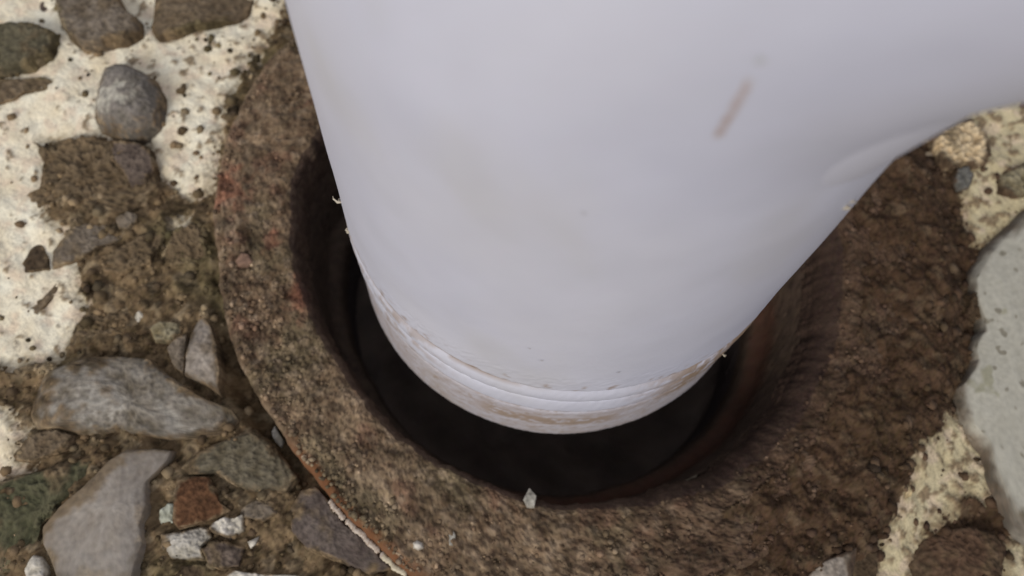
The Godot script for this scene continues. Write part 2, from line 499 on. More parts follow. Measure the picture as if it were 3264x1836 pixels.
# ---------------------------------------------------------------- stones, clods, chips
const TONE := {
	greybrown = [0.105, 0.08, 0.056, 0.2, 0.165, 0.132], brown = [0.1, 0.07, 0.043, 0.165, 0.125, 0.085], mossdark = [0.065, 0.055, 0.034, 0.12, 0.105, 0.07],
	grey = [0.105, 0.09, 0.072, 0.22, 0.195, 0.175], clod = [0.085, 0.058, 0.033, 0.165, 0.12, 0.075], purple = [0.075, 0.055, 0.045, 0.15, 0.115, 0.092],
	darkbrown = [0.05, 0.033, 0.02, 0.085, 0.06, 0.038], palegrey = [0.2, 0.165, 0.132, 0.31, 0.27, 0.235], olive = [0.14, 0.11, 0.06, 0.26, 0.23, 0.16],
	chalk = [0.36, 0.32, 0.25, 0.58, 0.54, 0.49], speckgrey = [0.12, 0.098, 0.072, 0.26, 0.235, 0.205], green = [0.055, 0.054, 0.03, 0.11, 0.1, 0.06],
	green2 = [0.085, 0.068, 0.043, 0.15, 0.13, 0.095], smooth = [0.21, 0.178, 0.148, 0.29, 0.26, 0.232], brick = [0.085, 0.042, 0.022, 0.15, 0.07, 0.035],
	palemortar = [0.3, 0.27, 0.22, 0.43, 0.4, 0.36], greenwhite = [0.22, 0.22, 0.17, 0.4, 0.41, 0.35], purple2 = [0.085, 0.065, 0.056, 0.135, 0.108, 0.095],
	boulder = [0.385, 0.365, 0.31, 0.43, 0.41, 0.355], redbrown = [0.06, 0.034, 0.021, 0.115, 0.07, 0.045], slate = [0.1, 0.095, 0.085, 0.16, 0.155, 0.145],
	crumbly = [0.4, 0.29, 0.17, 0.66, 0.54, 0.37], sand = [0.42, 0.32, 0.18, 0.5, 0.4, 0.25], darkclod = [0.035, 0.022, 0.013, 0.085, 0.058, 0.036],
	palechip = [0.24, 0.22, 0.19, 0.36, 0.34, 0.3], pink = [0.17, 0.105, 0.075, 0.24, 0.15, 0.11],
}

func stone(called: String, label: String, category: String, group: String, tone: String, high: float, roundness: float, facets: int, rough: float, flat: Array, on_rim: bool) -> void:
	var outline := PackedVector2Array()
	var mid_p := Vector2.ZERO
	for i in flat.size() / 2:
		outline.append(Vector2(flat[2 * i], flat[2 * i + 1]))
		mid_p += outline[-1]
	mid_p /= outline.size()
	var reach := 0.0
	for p in outline:
		reach = maxf(reach, p.distance_to(mid_p))
	var small := reach < 7.0
	var na := 48 if reach < 3.0 else (96 if small else (200 if reach < 35.0 else 420))
	var nr := 10 if reach < 3.0 else (18 if small else (40 if reach < 35.0 else 110))
	var base := -0.9 if on_rim else float(ground_point(mid_p.x, mid_p.y, false)[0]) - 1.6
	var planes := []
	for k in facets:
		var a := rng.randf() * TAU
		planes.append([Vector2(cos(a), sin(a)), rng.randf_range(0.25, 0.9), rng.randf_range(0.72, 0.95)])
	var tc: Array = TONE[tone]
	var ca := Color(tc[0], tc[1], tc[2])
	var cb := Color(tc[3], tc[4], tc[5])
	var off := rng.randf() * 300.0
	var pts := PackedVector3Array()
	var cols := PackedColorArray()
	for i in na:
		var dir := Vector2.from_angle(TAU * i / na)
		var rad := 0.0
		for e in outline.size():
			var hit = Geometry2D.segment_intersects_segment(mid_p, mid_p + dir * reach * 2.0, outline[e], outline[(e + 1) % outline.size()])
			if hit != null:
				rad = maxf(rad, mid_p.distance_to(hit))
		rad = maxf(rad, reach * 0.15)
		for j in nr + 3:
			var u := minf(float(j) / nr, 1.0)
			var rho := 1.0 - (1.0 - u) * (1.0 - u) * 0.75 - (1.0 - u) * 0.25 if u < 1.0 else 1.0
			var p := mid_p + dir * rad * rho
			var e := lerpf(9.0, 2.2, roundness)
			var y := high * pow(maxf(0.0, 1.0 - pow(rho, e)), lerpf(0.45, 0.62, roundness))
			for q in planes:
				var cut: float = high * (q[2] - q[1] * maxf(0.0, (p - mid_p).dot(q[0]) / reach - 0.05))
				y = maxf(minf(y, lerpf(cut, y, roundness * 0.6)), 0.5 * y) if cut < y else y
			if j > nr:
				p = mid_p + dir * rad * (1.0 - 0.04 * (j - nr))
				y = -3.0 * (j - nr)
			var n := mid.get_noise_3d(p.x + off, y, p.y)
			var f := fine.get_noise_3d(p.x + off, y * 1.3, p.y)
			var g := big.get_noise_3d(p.x + off, y, p.y)
			if j <= nr:
				y += rough * (1.4 * n + 0.8 * f) * minf(1.0, 3.0 * (1.0 - rho) + 0.3) + (0.03 if tone == "boulder" else 0.08) * high * g
				p += dir * rough * (0.9 * n + 0.5 * f) * rho
			pts.append(Vector3(p.x - mid_p.x, y, p.y - mid_p.y))
			var c := mixc(ca, cb, 0.5 + 0.65 * n + 0.5 * g)
			if tone == "smooth":
				c = mixc(c, Color(0.16, 0.115, 0.07), bump(rho + 0.3 * n + 0.2 * g - 0.4 * dir.dot(Vector2(0.7, 0.6)), 0.8, 1.1) * 0.85)
				f *= 0.45
			elif tone == "boulder":
				c = mixc(c, Color(0.2, 0.19, 0.1), bump(g + 0.4 * n, 0.28, 0.6) * 0.55)
				c = mixc(c, Color(0.1, 0.08, 0.045), bump(fine.get_noise_3d(p.x * 0.35 + off, y, p.y * 0.35), 0.47, 0.58) * 0.6)
				f *= 0.3
				c = mixc(c, soil_color(p.x, p.y), bump(rho + 0.07 * n + 0.1 * g, 0.82, 1.0) * 0.85)
			elif tone == "speckgrey":
				c = mixc(c, Color(0.36, 0.34, 0.31), bump(g - 0.4 * n + 0.3 * f, 0.0, 0.5) * 0.45)
				c = mixc(c, Color(0.12, 0.085, 0.052), bump(g + 0.5 * n + 0.55 * bump(rho, 0.5, 1.0), 0.25, 0.7) * 0.8)
			elif tone == "grey":
				c = mixc(c, Color(0.5, 0.47, 0.4), (1.0 - bump((p - mid_p + Vector2(0.25, -0.05) * reach).length() / reach + 0.4 * n, 0.1, 0.4)) * 0.6)
			elif tone in ["chalk", "palemortar", "greenwhite"]:
				c = mixc(c, Color(0.16, 0.12, 0.08), bump(0.6 * n + 0.6 * g + 0.5 * bump(rho, 0.6, 1.0), 0.3, 0.75) * 0.75)
			else:
				c = mixc(c, Color(0.1, 0.07, 0.04), bump(g + 0.35 * n + 0.3 * bump(rho, 0.6, 1.0), 0.1, 0.5) * 0.7)
			if not on_rim and reach > 4.0 and tone != "boulder":
				c = mixc(c, soil_color(p.x, p.y), bump(rho + 0.32 * n + 0.28 * g + 0.12 * f, 0.72, 1.0) * (0.9 if tone != "smooth" else 0.55))
			cols.append(c * (1.0 + 0.55 * f))
	var kind: Material = mat.smooth if tone in ["smooth", "boulder", "palegrey"] else mat.stone
	var o := put(called, grid(pts, cols, na, nr + 3, true, true), kind, self)
	o.position = Vector3(mid_p.x, base, mid_p.y) * MM
	tag(o, label, category, group)

# grains of dirt nobody could count: one joined mesh
func grains(called: String, label: String, count: int, lo: float, hi: float, place: Callable, shade: Callable) -> void:
	var vs := PackedVector3Array()
	var ns := PackedVector3Array()
	var cs := PackedColorArray()
	var ix := PackedInt32Array()
	for k in count:
		var at = place.call()
		if at == null:
			continue
		var size := lerpf(lo, hi, pow(rng.randf(), 2.6)) * 0.5
		var c: Color = shade.call(at.x, at.z) * rng.randf_range(0.75, 1.6)
		var b := vs.size()
		var turn := Basis(Vector3(rng.randf() - 0.5, rng.randf() - 0.5, rng.randf() - 0.5).normalized(), rng.randf() * TAU).scaled(Vector3(rng.randf_range(0.7, 1.3), rng.randf_range(0.5, 0.9), rng.randf_range(0.7, 1.3)))
		for a in 3:
			for i in 6:
				var lat := -0.9 + 0.9 * a
				var o := Vector3(cos(TAU * (i + 0.5 * a) / 6) * cos(lat), sin(lat), sin(TAU * (i + 0.5 * a) / 6) * cos(lat)) * rng.randf_range(0.75, 1.2)
				var q := turn * o
				vs.append((at + q * size) * MM)
				ns.append(q.normalized())
				cs.append(c)
		for pole in [-1.0, 1.0]:
			var q: Vector3 = turn * Vector3(0, pole, 0)
			vs.append((at + q * size) * MM)
			ns.append(q.normalized())
			cs.append(c)
		for a in 2:
			for i in 6:
				var p := b + a * 6 + i
				var q := b + a * 6 + (i + 1) % 6
				ix.append_array([p, q, p + 6, q, q + 6, p + 6])
		for i in 6:
			ix.append_array([b + 18, b + (i + 1) % 6, b + i, b + 19, b + 12 + i, b + 12 + (i + 1) % 6])
	var arr := []
	arr.resize(Mesh.ARRAY_MAX)
	arr[Mesh.ARRAY_VERTEX] = vs
	arr[Mesh.ARRAY_NORMAL] = ns
	arr[Mesh.ARRAY_COLOR] = cs
	arr[Mesh.ARRAY_INDEX] = ix
	var mesh := ArrayMesh.new()
	mesh.add_surface_from_arrays(Mesh.PRIMITIVE_TRIANGLES, arr)
	var o := put(called, mesh, mat.stone, self)
	o.set_meta("kind", "stuff")
	tag(o, label, "dirt")

# ---------------------------------------------------------------- the scene
func _ready() -> void:
	rng.seed = 71
	# camera
	var cam := Camera3D.new()
	cam.name = "camera"
	cam.transform = Transform3D(Basis(Vector3(0.99859, 0.04863, -0.02121), Vector3(-0.03798, 0.37609, -0.92580), Vector3(-0.03705, 0.92530, 0.37741)), Vector3(-0.02286, 0.23637, 0.11435))
	cam.near = 0.01
	cam.far = 20.0
	var lens := CameraAttributesPhysical.new()
	lens.frustum_focal_length = 37.1
	lens.frustum_focus_distance = 0.2
	lens.exposure_aperture = 15.0
	lens.frustum_near = 0.01
	lens.frustum_far = 20.0
	cam.attributes = lens
	cam.fov = 35.845
	add_child(cam)
	cam.current = true
	# sky and sun: a grey day, the brighter sky to the upper left
	var sky_m := ProceduralSkyMaterial.new()
	sky_m.sky_top_color = Color(0.80, 0.81, 0.84)
	sky_m.sky_horizon_color = Color(0.72, 0.73, 0.76)
	sky_m.ground_bottom_color = Color(0.2, 0.18, 0.16)
	sky_m.ground_horizon_color = Color(0.4, 0.38, 0.36)
	var env := Environment.new()
	env.background_mode = Environment.BG_SKY
	env.sky = Sky.new()
	env.sky.sky_material = sky_m
	env.background_energy_multiplier = 0.7
	env.tonemap_mode = Environment.TONE_MAPPER_LINEAR
	env.tonemap_exposure = 1.4
	env.sdfgi_enabled = true
	env.ssao_enabled = true
	env.ssil_enabled = true
	var we := WorldEnvironment.new()
	we.name = "world"
	we.environment = env
	add_child(we)
	var sun := DirectionalLight3D.new()
	sun.name = "sun"
	sun.light_energy = 0.5
	sun.light_angular_distance = 24.0
	sun.light_color = Color(1.0, 0.98, 0.94)
	sun.shadow_enabled = true
	add_child(sun)
	sun.look_at_from_position(Vector3(-0.5, 0.62, 0.85), Vector3.ZERO)
	# noise
	var k := 0
	for n in [wide, big, mid, fine]:
		n.seed = 11 + 7 * k
		n.noise_type = FastNoiseLite.TYPE_SIMPLEX_SMOOTH
		n.fractal_octaves = 3
		n.frequency = [0.016, 0.06, 0.19, 0.5][k]
		k += 1
	fine.fractal_octaves = 2
	for n in [lump, tone_of]:
		n.seed = 77
		n.noise_type = FastNoiseLite.TYPE_CELLULAR
		n.fractal_type = FastNoiseLite.FRACTAL_NONE
		n.frequency = 0.33
		n.cellular_jitter = 1.0
		n.domain_warp_enabled = true
		n.domain_warp_amplitude = 2.2
		n.domain_warp_frequency = 0.3
	lump.cellular_return_type = FastNoiseLite.RETURN_DISTANCE
	tone_of.cellular_return_type = FastNoiseLite.RETURN_CELL_VALUE
	# materials
	var grain := noise_texture(5, 0.035, FastNoiseLite.TYPE_SIMPLEX_SMOOTH, true, 6.0)
	mat.soil = surface(0.95, grain, 0.8, 30.0, 0.2)
	mat.rim = surface(0.93, grain, 0.9, 34.0, 0.25)
	mat.stone = surface(0.88, grain, 0.6, 40.0, 0.3)
	mat.smooth = surface(0.75, grain, 0.15, 30.0, 0.35)
	mat.wet = surface(0.8, grain, 0.4, 20.0, 0.25)
	mat.plastic = surface(0.42, grain, 0.03, 14.0, 0.4)
	mat.glaze = surface(0.4, null, 0.0, 1.0, 0.5)
	mat.added_mud = surface(0.7, grain, 0.4, 20.0, 0.35)
	# setting
	var cream := [
		[-210.6, -105.2, -88.7, -113.5, -89.6, -91, -94.1, -79.1, -99.8, -62.9, -105.5, -48.8, -106.5, -34, -105.2, -14.4, -114.1, -12.2, -120.1, -16.4, -123.1, -23.2, -125.6, -27.3, -143.4, -32.1, -159.6, -28.4, -157.7, -17.3, -151.1, -0.2, -140.9, 4.6, -140.3, 16, -135.9, 22.6, -136.5, 31.8, -141.4, 40.2, -150.5, 43.1, -173.2, 39.1],
		[-168.8, 55.9, -149.4, 57.5, -144.1, 62.2, -146.1, 67.2, -145.1, 71.4, -139.6, 70.7, -147.5, 74.6, -163, 78.2],
		[122.2, -48.1, 139, -56.7, 183.6, -67.8, 173.9, -26.3, 145.3, -13.6, 132.2, -4.5, 128.4, -11.4, 133.2, -31.5, 122.3, -36.9],
		[114, 51, 118.3, 53.2, 122, 64.3, 121.5, 73.1, 114.7, 66.8, 109.4, 61.4],
		[101, 60.5, 113.6, 53.3, 116.2, 64.5, 110.2, 73.4, 101, 82.2, 95.3, 90.6, 92.2, 104.7, 82.6, 104.9, 87.1, 87.8, 94.6, 77.1],
		[124.3, 81.6, 140.8, 87.4, 137.2, 103.7, 120.5, 104],
		[-114, -0.5, -108.5, -2.8, -110.1, 1.9, -106.4, 3.1, -110.8, 4.6],
	]
	for flat in cream:
		var poly := PackedVector2Array()
		for i in flat.size() / 2:
			poly.append(Vector2(flat[2 * i], flat[2 * i + 1]))
		var box := Rect2(poly[0], Vector2.ZERO)
		for p in poly:
			box = box.expand(p)
		cream_areas.append(poly)
		cream_boxes.append(box)
	build_ground()
	# things
	build_drain()
	build_bend()
	stone("stone", "blunt grey brown stone at the top edge left of the dark slab", "stone", "stones bedded in the earth round the drain", "greybrown", 9, 0.55, 4, 0.35, [-166.3, -82.8, -145.6, -84.1, -141, -76.3, -135.5, -72.6, -134.4, -67.9, -138.6, -63.4, -145.7, -61, -151.2, -59.9, -157, -64.2, -161.4, -70.2], false)
	stone("stone_slab", "dark brown stone slab at the top edge nearest the white pipe", "stone", "stones bedded in the earth round the drain", "brown", 8, 0.3, 3, 0.4, [-133.4, -84.9, -100.4, -86.9, -102.6, -78.6, -104.8, -75.7, -114, -72.3, -124.1, -67.3, -129.6, -66.2, -132.4, -69.6, -132.7, -76.8], false)
	stone("stone", "dark oval mossy stone at the left edge near the top corner", "stone", "stones bedded in the earth round the drain", "mossdark", 8, 0.7, 2, 0.4, [-183.6, -68.1, -176.6, -70.1, -168.3, -69.8, -160.7, -66.7, -160, -63.3, -161.2, -57, -165.2, -53, -172, -50.4, -179.1, -49.2], false)
	stone("stone_flake", "thin brown stone flake under the dark oval stone at the left edge", "stone", "stones bedded in the earth round the drain", "brown", 3.5, 0.3, 2, 0.4, [-178.4, -48.9, -168.2, -49.7, -163.4, -50.3, -157.7, -49.7, -158.2, -45.9, -162.2, -44.6, -167.5, -43.9, -170, -41.6, -176.1, -39.1], false)
	stone("pebble", "round grey pebble with a pale spot sitting on cream mortar", "pebble", "stones bedded in the earth round the drain", "grey", 11, 0.95, 1, 0.3, [-144.3, -53.4, -141, -55.9, -136.6, -55.8, -131.9, -53.8, -127, -50.6, -123.5, -44.8, -122.2, -40.5, -122.1, -36.1, -123.3, -32.5, -126.4, -29.5, -131, -27.8, -136, -29, -141.3, -31.5, -143.8, -35, -144.6, -39.3, -144.8, -46.7], false)
	stone("earth_clod", "ragged brown clod of earth spread below the round grey pebble", "earth clod", "stones bedded in the earth round the drain", "clod", 5, 0.35, 3, 0.9, [-162.5, -28.3, -159.6, -26, -156.4, -26.4, -150.4, -28.9, -142.9, -30.7, -137, -28.2, -132, -27.1, -126.5, -23.1, -121.5, -18.5, -120.4, -15.1, -119.2, -11.8, -122.1, -7.6, -126.5, -2.8, -132.1, -1.9, -139.4, -0.9, -149.1, -0.4, -151.6, -3.9, -154.1, -4.8, -160.6, -6.5, -159.7, -9.2, -155.7, -9.4, -156.6, -16.1, -156.9, -20.2], false)
	stone("stone", "dark purplish stone tucked under the lower side of the round pebble", "stone", "stones bedded in the earth round the drain", "purple", 6.5, 0.4, 3, 0.4, [-138.1, -28.9, -133.4, -28, -128.5, -27.6, -123.8, -24.7, -121.5, -18.5, -123.6, -13.3, -128.1, -11.7, -131.3, -16.7, -137, -21.9], false)
	stone("stone_chip", "small dark triangular stone chip lying on cream mortar at the left", "stone", "stones bedded in the earth round the drain", "darkbrown", 4, 0.2, 3, 0.25, [-156.3, 15.8, -153.7, 7.5, -151.7, 6.2, -148, 11.7, -147, 15.1, -153.9, 16.7], false)
	stone("stone_flake", "flat grey stone flake pointing at the small dark triangular chip", "stone", "stones bedded in the earth round the drain", "greybrown", 5, 0.25, 3, 0.35, [-148.2, 9.2, -144.3, 0.7, -136.7, -1.7, -131.7, 0.1, -127.8, 2.5, -128.6, 4.5, -133.8, 7.3, -136.7, 10, -142.2, 13.4, -147.2, 15.1], false)
	stone("earth_clod", "rounded brown clod of earth wedged against the left of the pipe rim", "earth clod", "stones bedded in the earth round the drain", "clod", 5, 0.5, 3, 0.8, [-114, 1.9, -108.8, -1.6, -104.4, 0.2, -102.4, 9.8, -105.4, 12.7, -112.3, 12.7, -115.7, 9.1], false)
	stone("stone", "small brown stone above the dark crack beside the grey flake", "stone", "stones bedded in the earth round the drain", "greybrown", 4.5, 0.35, 3, 0.4, [-131.5, -1.9, -127.8, -4, -124.2, -3.2, -124.3, -0.6, -126.8, 1.8, -129.8, 1.3], false)
	stone("earth_clod", "long brown clod of earth along the lower side of the dark crack", "earth clod", "stones bedded in the earth round the drain", "clod", 4.5, 0.4, 3, 0.8, [-134.2, 11.1, -126.1, 5.7, -120.1, 0.2, -114.7, 1.3, -116.5, 7.8, -119.1, 13, -126.5, 15.8, -132.2, 15.4], false)
	stone("earth_clod", "broad brown clod of earth beside the pale mortar patch at the left edge", "earth clod", "stones bedded in the earth round the drain", "clod", 4, 0.45, 3, 0.8, [-136.1, 21.4, -127.8, 21, -122.3, 26.3, -122.1, 33.5, -126.2, 35.4, -132.8, 35.1, -139, 39.4, -136.6, 29.9], false)
	stone("stone", "light grey pointed stone standing beside the dark gap at the pipe rim", "stone", "stones bedded in the earth round the drain", "palegrey", 7, 0.2, 2, 0.18, [-102.1, 26.7, -98.2, 30.8, -94.8, 37.2, -92.7, 45.2, -92.4, 51.2, -97.3, 48, -103.3, 45.9, -103.8, 40.4, -103.4, 33.4], false)
	stone("stone", "brownish stone leaning on the left side of the light grey pointed stone", "stone", "stones bedded in the earth round the drain", "greybrown", 5, 0.3, 3, 0.35, [-109.8, 37.7, -107.1, 34.1, -104.2, 33.1, -104.1, 40.4, -103.7, 45.6, -107.3, 42.9], false)
	stone("mortar_lump", "small olive mortar lump with a whitish left end above the pointed stone", "mortar", "stones bedded in the earth round the drain", "olive", 4.5, 0.7, 2, 0.6, [-116.4, 31.5, -112.9, 29.5, -106.7, 29.9, -105.6, 33.1, -108.5, 35.8, -113.7, 36], false)
	stone("mortar_lump", "tiny whitish mortar bits beside the broad brown clod", "mortar", "stones bedded in the earth round the drain", "chalk", 3.5, 0.6, 2, 0.6, [-121.6, 27.5, -119.4, 25.3, -117.3, 26.4, -117.6, 29.4, -120.3, 30.1], false)
	stone("stone_slab", "large flat speckled grey stone lying left of the dark gap", "stone", "stones bedded in the earth round the drain", "speckgrey", 7, 0.3, 4, 0.3, [-143.5, 58.2, -142.7, 47.6, -140.6, 44.7, -131.7, 40.9, -122, 40.2, -113.2, 40.8, -110.5, 43.6, -104.4, 47.4, -96.2, 51.9, -89.4, 54.2, -86.8, 57.4, -88.9, 61.3, -96.6, 63.2, -104.5, 63.7, -110.4, 62.8, -118, 61.7, -128.3, 62.9, -134.9, 61.7, -140.5, 62.2], false)
	stone("stone", "small dark jagged stone under the large flat grey stone at the left edge", "stone", "stones bedded in the earth round the drain", "brown", 5, 0.3, 3, 0.5, [-145.8, 68.8, -142.3, 63.6, -136, 61.5, -129.9, 62.9, -131, 66.4, -135.4, 69.2, -139.7, 71, -144, 70.1], false)
	stone("stone", "dark green mossy stone in the lower left corner", "stone", "stones bedded in the earth round the drain", "green", 5, 0.5, 3, 0.6, [-149.2, 76.5, -140.7, 73.1, -130.7, 69.4, -123.1, 68.1, -121.9, 71.5, -124.3, 75.5, -129.8, 81, -133.6, 86.9, -133.7, 91.2, -136.5, 94.2, -138.1, 98.1, -143.1, 102.1], false)
	stone("stone", "big smooth grey wedge stone with brown stained edges at the bottom left", "stone", "stones bedded in the earth round the drain", "smooth", 10, 0.2, 3, 0.12, [-132.6, 91.6, -133.2, 87.7, -130, 82.6, -124.5, 76.8, -118.8, 69, -115.1, 66.2, -107.8, 65.7, -103, 66.2, -103.6, 68.8, -105.9, 72.6, -107.8, 74.7, -106.6, 81.4, -107.2, 86.5, -105.7, 91.4, -106.3, 98.3, -106.4, 103.1, -125.1, 103.5, -129.7, 95.5], false)
	stone("pebble", "white pebble at the bottom edge left of the big wedge stone", "pebble", "stones bedded in the earth round the drain", "chalk", 5, 0.8, 1, 0.3, [-135.7, 97.6, -133.8, 93.9, -131.2, 94.5, -129.4, 96.9, -128.2, 100.3, -134, 100.9], false)
	stone("brick_fragment", "rust brown brick fragment beside the big wedge stone", "brick", "stones bedded in the earth round the drain", "brick", 6.5, 0.2, 3, 0.3, [-100.9, 74.2, -97.2, 73.1, -92.5, 73.2, -89.9, 76.8, -88.3, 80.1, -85.5, 81.8, -87.4, 83.4, -92.2, 85.2, -98.1, 87, -99.7, 85.8, -100.6, 79.2], false)
	stone("mortar_lump", "pale mortar lump below the rust brown brick fragment", "mortar", "stones bedded in the earth round the drain", "palemortar", 4, 0.5, 3, 0.5, [-103.5, 88.1, -99, 87.4, -93.2, 85.8, -90.6, 86, -89.7, 88.5, -91.9, 91.1, -90.3, 94.7, -93.8, 94.6, -99.4, 94.2, -103.2, 91.4], false)
	stone("mortar_lump", "bright chalky white mortar lump at the right end of the brick fragment", "mortar", "stones bedded in the earth round the drain", "chalk", 5.5, 0.6, 3, 0.8, [-91, 86.3, -89.5, 84.5, -87.4, 83.4, -83.7, 83.8, -82, 82.1, -81.6, 86.8, -85, 89, -88.5, 88.1], false)
	stone("mortar_lump", "greenish white mortar sliver between the brick fragment and the wedge stone", "mortar", "stones bedded in the earth round the drain", "greenwhite", 4.5, 0.5, 2, 0.4, [-104.6, 82.9, -102.3, 80.2, -100, 80.4, -99.7, 86, -103.2, 86.6], false)
	stone("stone", "dark greenish stone between the large flat grey stone and the pipe rim", "stone", "stones bedded in the earth round the drain", "green2", 5.5, 0.45, 4, 0.5, [-101.2, 70.8, -98.1, 67, -88.8, 62.1, -82.2, 59.7, -76.9, 63.7, -72.6, 68.4, -68.9, 72.5, -71.6, 77, -79.9, 77.3, -85.3, 75.6, -92.1, 72.4, -98.7, 73.1], false)
	stone("stone", "dark purplish grey stone pressed against the white rim edge at the bottom", "stone", "stones bedded in the earth round the drain", "purple2", 6, 0.35, 2, 0.25, [-71.1, 80.5, -68.5, 75.5, -64.7, 74.1, -61.2, 77.3, -56.5, 83.1, -46, 90.9, -42.1, 95.3, -48.1, 97.3, -55.4, 94.6, -65, 91.4, -70.1, 86.6], false)
	stone("stone", "small rough grey stone between the brick fragment and the purplish stone", "stone", "stones bedded in the earth round the drain", "greybrown", 5, 0.5, 3, 0.5, [-84, 81.3, -79.7, 78.6, -74, 78.9, -73.1, 82, -76.9, 84.2, -83.2, 83.8], false)
	stone("stone_chip", "tiny cream pointed stone chip under the chalky white lump", "stone", "stones bedded in the earth round the drain", "chalk", 4, 0.3, 2, 0.2, [-81, 89.5, -79.7, 88.8, -77.8, 87.6, -78.3, 90, -79.6, 91.3], false)
	stone("stone", "grey brown stone right below the chalky white lump", "stone", "stones bedded in the earth round the drain", "purple", 4.5, 0.4, 3, 0.5, [-92.3, 91.6, -89.6, 89.3, -86, 89.3, -81.1, 90.8, -81.6, 95.7, -85.5, 96.8, -89.6, 96.2], false)
	stone("stone", "pale cream stone cut by the bottom edge near the pipe rim", "stone", "stones bedded in the earth round the drain", "chalk", 4, 0.4, 2, 0.4, [-86.2, 98.3, -83.5, 96.4, -77.3, 97.2, -66.2, 97.3, -64.7, 101.6, -86.7, 102.1], false)
	stone("brick_fragment", "dark brown brick fragment cut by the bottom edge beside the wedge stone", "brick", "stones bedded in the earth round the drain", "darkbrown", 5, 0.2, 3, 0.4, [-100.6, 96.2, -91.7, 95.2, -87.3, 96.4, -86.2, 102.1, -101.6, 102.5], false)
	stone("stone_chip", "small white stone chip lodged at the outer rim edge", "stone", "stones bedded in the earth round the drain", "chalk", 4.5, 0.4, 2, 0.3, [-79.3, 58.8, -78.7, 56.9, -75.4, 61.4, -75.9, 63.6, -78.2, 61.6], false)
	stone("boulder", "big smooth pale greenish white boulder at the right edge", "boulder", "stones bedded in the earth round the drain", "boulder", 9, 0.3, 1, 0.05, [173.6, -30.9, 156.3, -22.9, 147, -17.7, 138.8, -10.1, 132.3, -4.4, 125.4, 5.3, 124.4, 12.3, 125.7, 19.8, 124.6, 26.7, 119.2, 36.8, 114.5, 42.2, 114.1, 48.9, 116, 55.1, 119.8, 60.4, 120, 67.3, 122.1, 74.5, 124.2, 81.5, 130.7, 87.9, 145.6, 89.5, 171.4, 30.5], false)
	stone("stone", "dark red brown stone at the bottom right corner below the boulder", "stone", "stones bedded in the earth round the drain", "redbrown", 6, 0.5, 3, 0.5, [99.4, 84.1, 105.8, 81.2, 114.4, 79.6, 120.8, 81.7, 123.2, 84.9, 121.4, 90.9, 119, 97.2, 95.9, 97.8, 94.2, 90.6], false)
	stone("stone_flake", "flat light grey stone cut by the bottom edge at the lower right", "stone", "stones bedded in the earth round the drain", "palegrey", 4.5, 0.25, 2, 0.2, [64, 95.1, 69.2, 90.9, 79.2, 86.9, 78, 91.2, 75.2, 98.3, 61.5, 98.6], false)
	stone("stone", "dark angular stone right of the flat light grey stone at the bottom edge", "stone", "stones bedded in the earth round the drain", "darkbrown", 5, 0.25, 3, 0.35, [79.3, 87.9, 85.9, 87.5, 85.7, 91, 83.9, 98.1, 75.4, 98.3], false)
	stone("stone", "olive brown stone at the right edge just above the boulder", "stone", "stones bedded in the earth round the drain", "olive", 5, 0.5, 3, 0.6, [140, -28.6, 144.7, -32, 151.6, -34.8, 159.1, -36, 156.5, -23.8, 145.6, -21.4, 140.4, -23.3], false)
	stone("pebble", "small slate grey pebble beside the crumbly mortar near the pipe", "pebble", "stones bedded in the earth round the drain", "slate", 4.5, 0.7, 2, 0.4, [127.6, -31.6, 132.5, -33.6, 133.5, -29, 131.5, -24.6, 127.5, -23.2, 126, -27.2], false)
	stone("mortar_lump", "crumbly cream mortar lump just below the pipe on the right", "mortar", "stones bedded in the earth round the drain", "crumbly", 6, 0.6, 2, 1.3, [121.6, -46.3, 128.6, -49, 136.7, -50.2, 140.7, -45.5, 139.3, -35.1, 134.5, -30.2, 129.6, -32, 122.7, -29.2, 121, -36.3], false)
	stone("stone_chip", "small sand coloured stone chip in the dark earth at the lower right", "stone", "stones bedded in the earth round the drain", "sand", 3.5, 0.4, 2, 0.2, [94.4, 70.4, 96.2, 70.3, 96.6, 73.3, 94.5, 73.8], false)
	stone("earth_clod", "dark brown clod of earth leaning against the boulder", "earth clod", "stones bedded in the earth round the drain", "darkclod", 6, 0.6, 3, 1, [122.9, 12.3, 127.1, 10.6, 132.6, 12.2, 130.2, 18.7, 125.3, 20.6, 122.3, 19], false)
	stone("stone_chip", "pale grey pointed chip on the inner lip of the pipe rim at the bottom", "stone", "chips lying on the pipe rim", "palechip", 3.2, 0.35, 2, 0.2, [-9.2, 77.7, -7.7, 74.4, -5.7, 76.6, -6.2, 79.7, -8.2, 79.9], true)
	stone("pebble", "round cream pebble on the rim near the white glazed edge", "pebble", "chips lying on the pipe rim", "chalk", 2.4, 0.9, 1, 0.15, [-37.4, 89.2, -36.2, 88.4, -34.6, 89.1, -34.3, 90.6, -35.7, 91.3, -37.2, 90.7], true)
	stone("pebble", "pinkish pebble on the left side of the rim", "pebble", "chips lying on the pipe rim", "pink", 2.4, 0.7, 2, 0.2, [-92.7, 12.7, -91.3, 10.1, -88.9, 10.6, -87.4, 13.3, -88.7, 14.6, -91.5, 14.7], true)
	stone("stone_chip", "narrow pale chip on the lower rim above the cream pebble", "stone", "chips lying on the pipe rim", "palechip", 1.8, 0.4, 2, 0.2, [-28.3, 87, -27.1, 85.7, -26.3, 87, -26.7, 89.9, -28, 89.7], true)
	stone("earth_crumb", "elongated brown crumb on cream mortar at the far left below the stone flake", "crumb", "earth crumbs on the cream mortar", "greybrown", 0.7225, 0.8, 2, 0.3, [-163.3, -36.9, -163.2, -36.2, -163.9, -35.7, -164.6, -35.9, -164.9, -36.8, -165.1, -37.5, -164.3, -37.7, -163.6, -37.7], false)
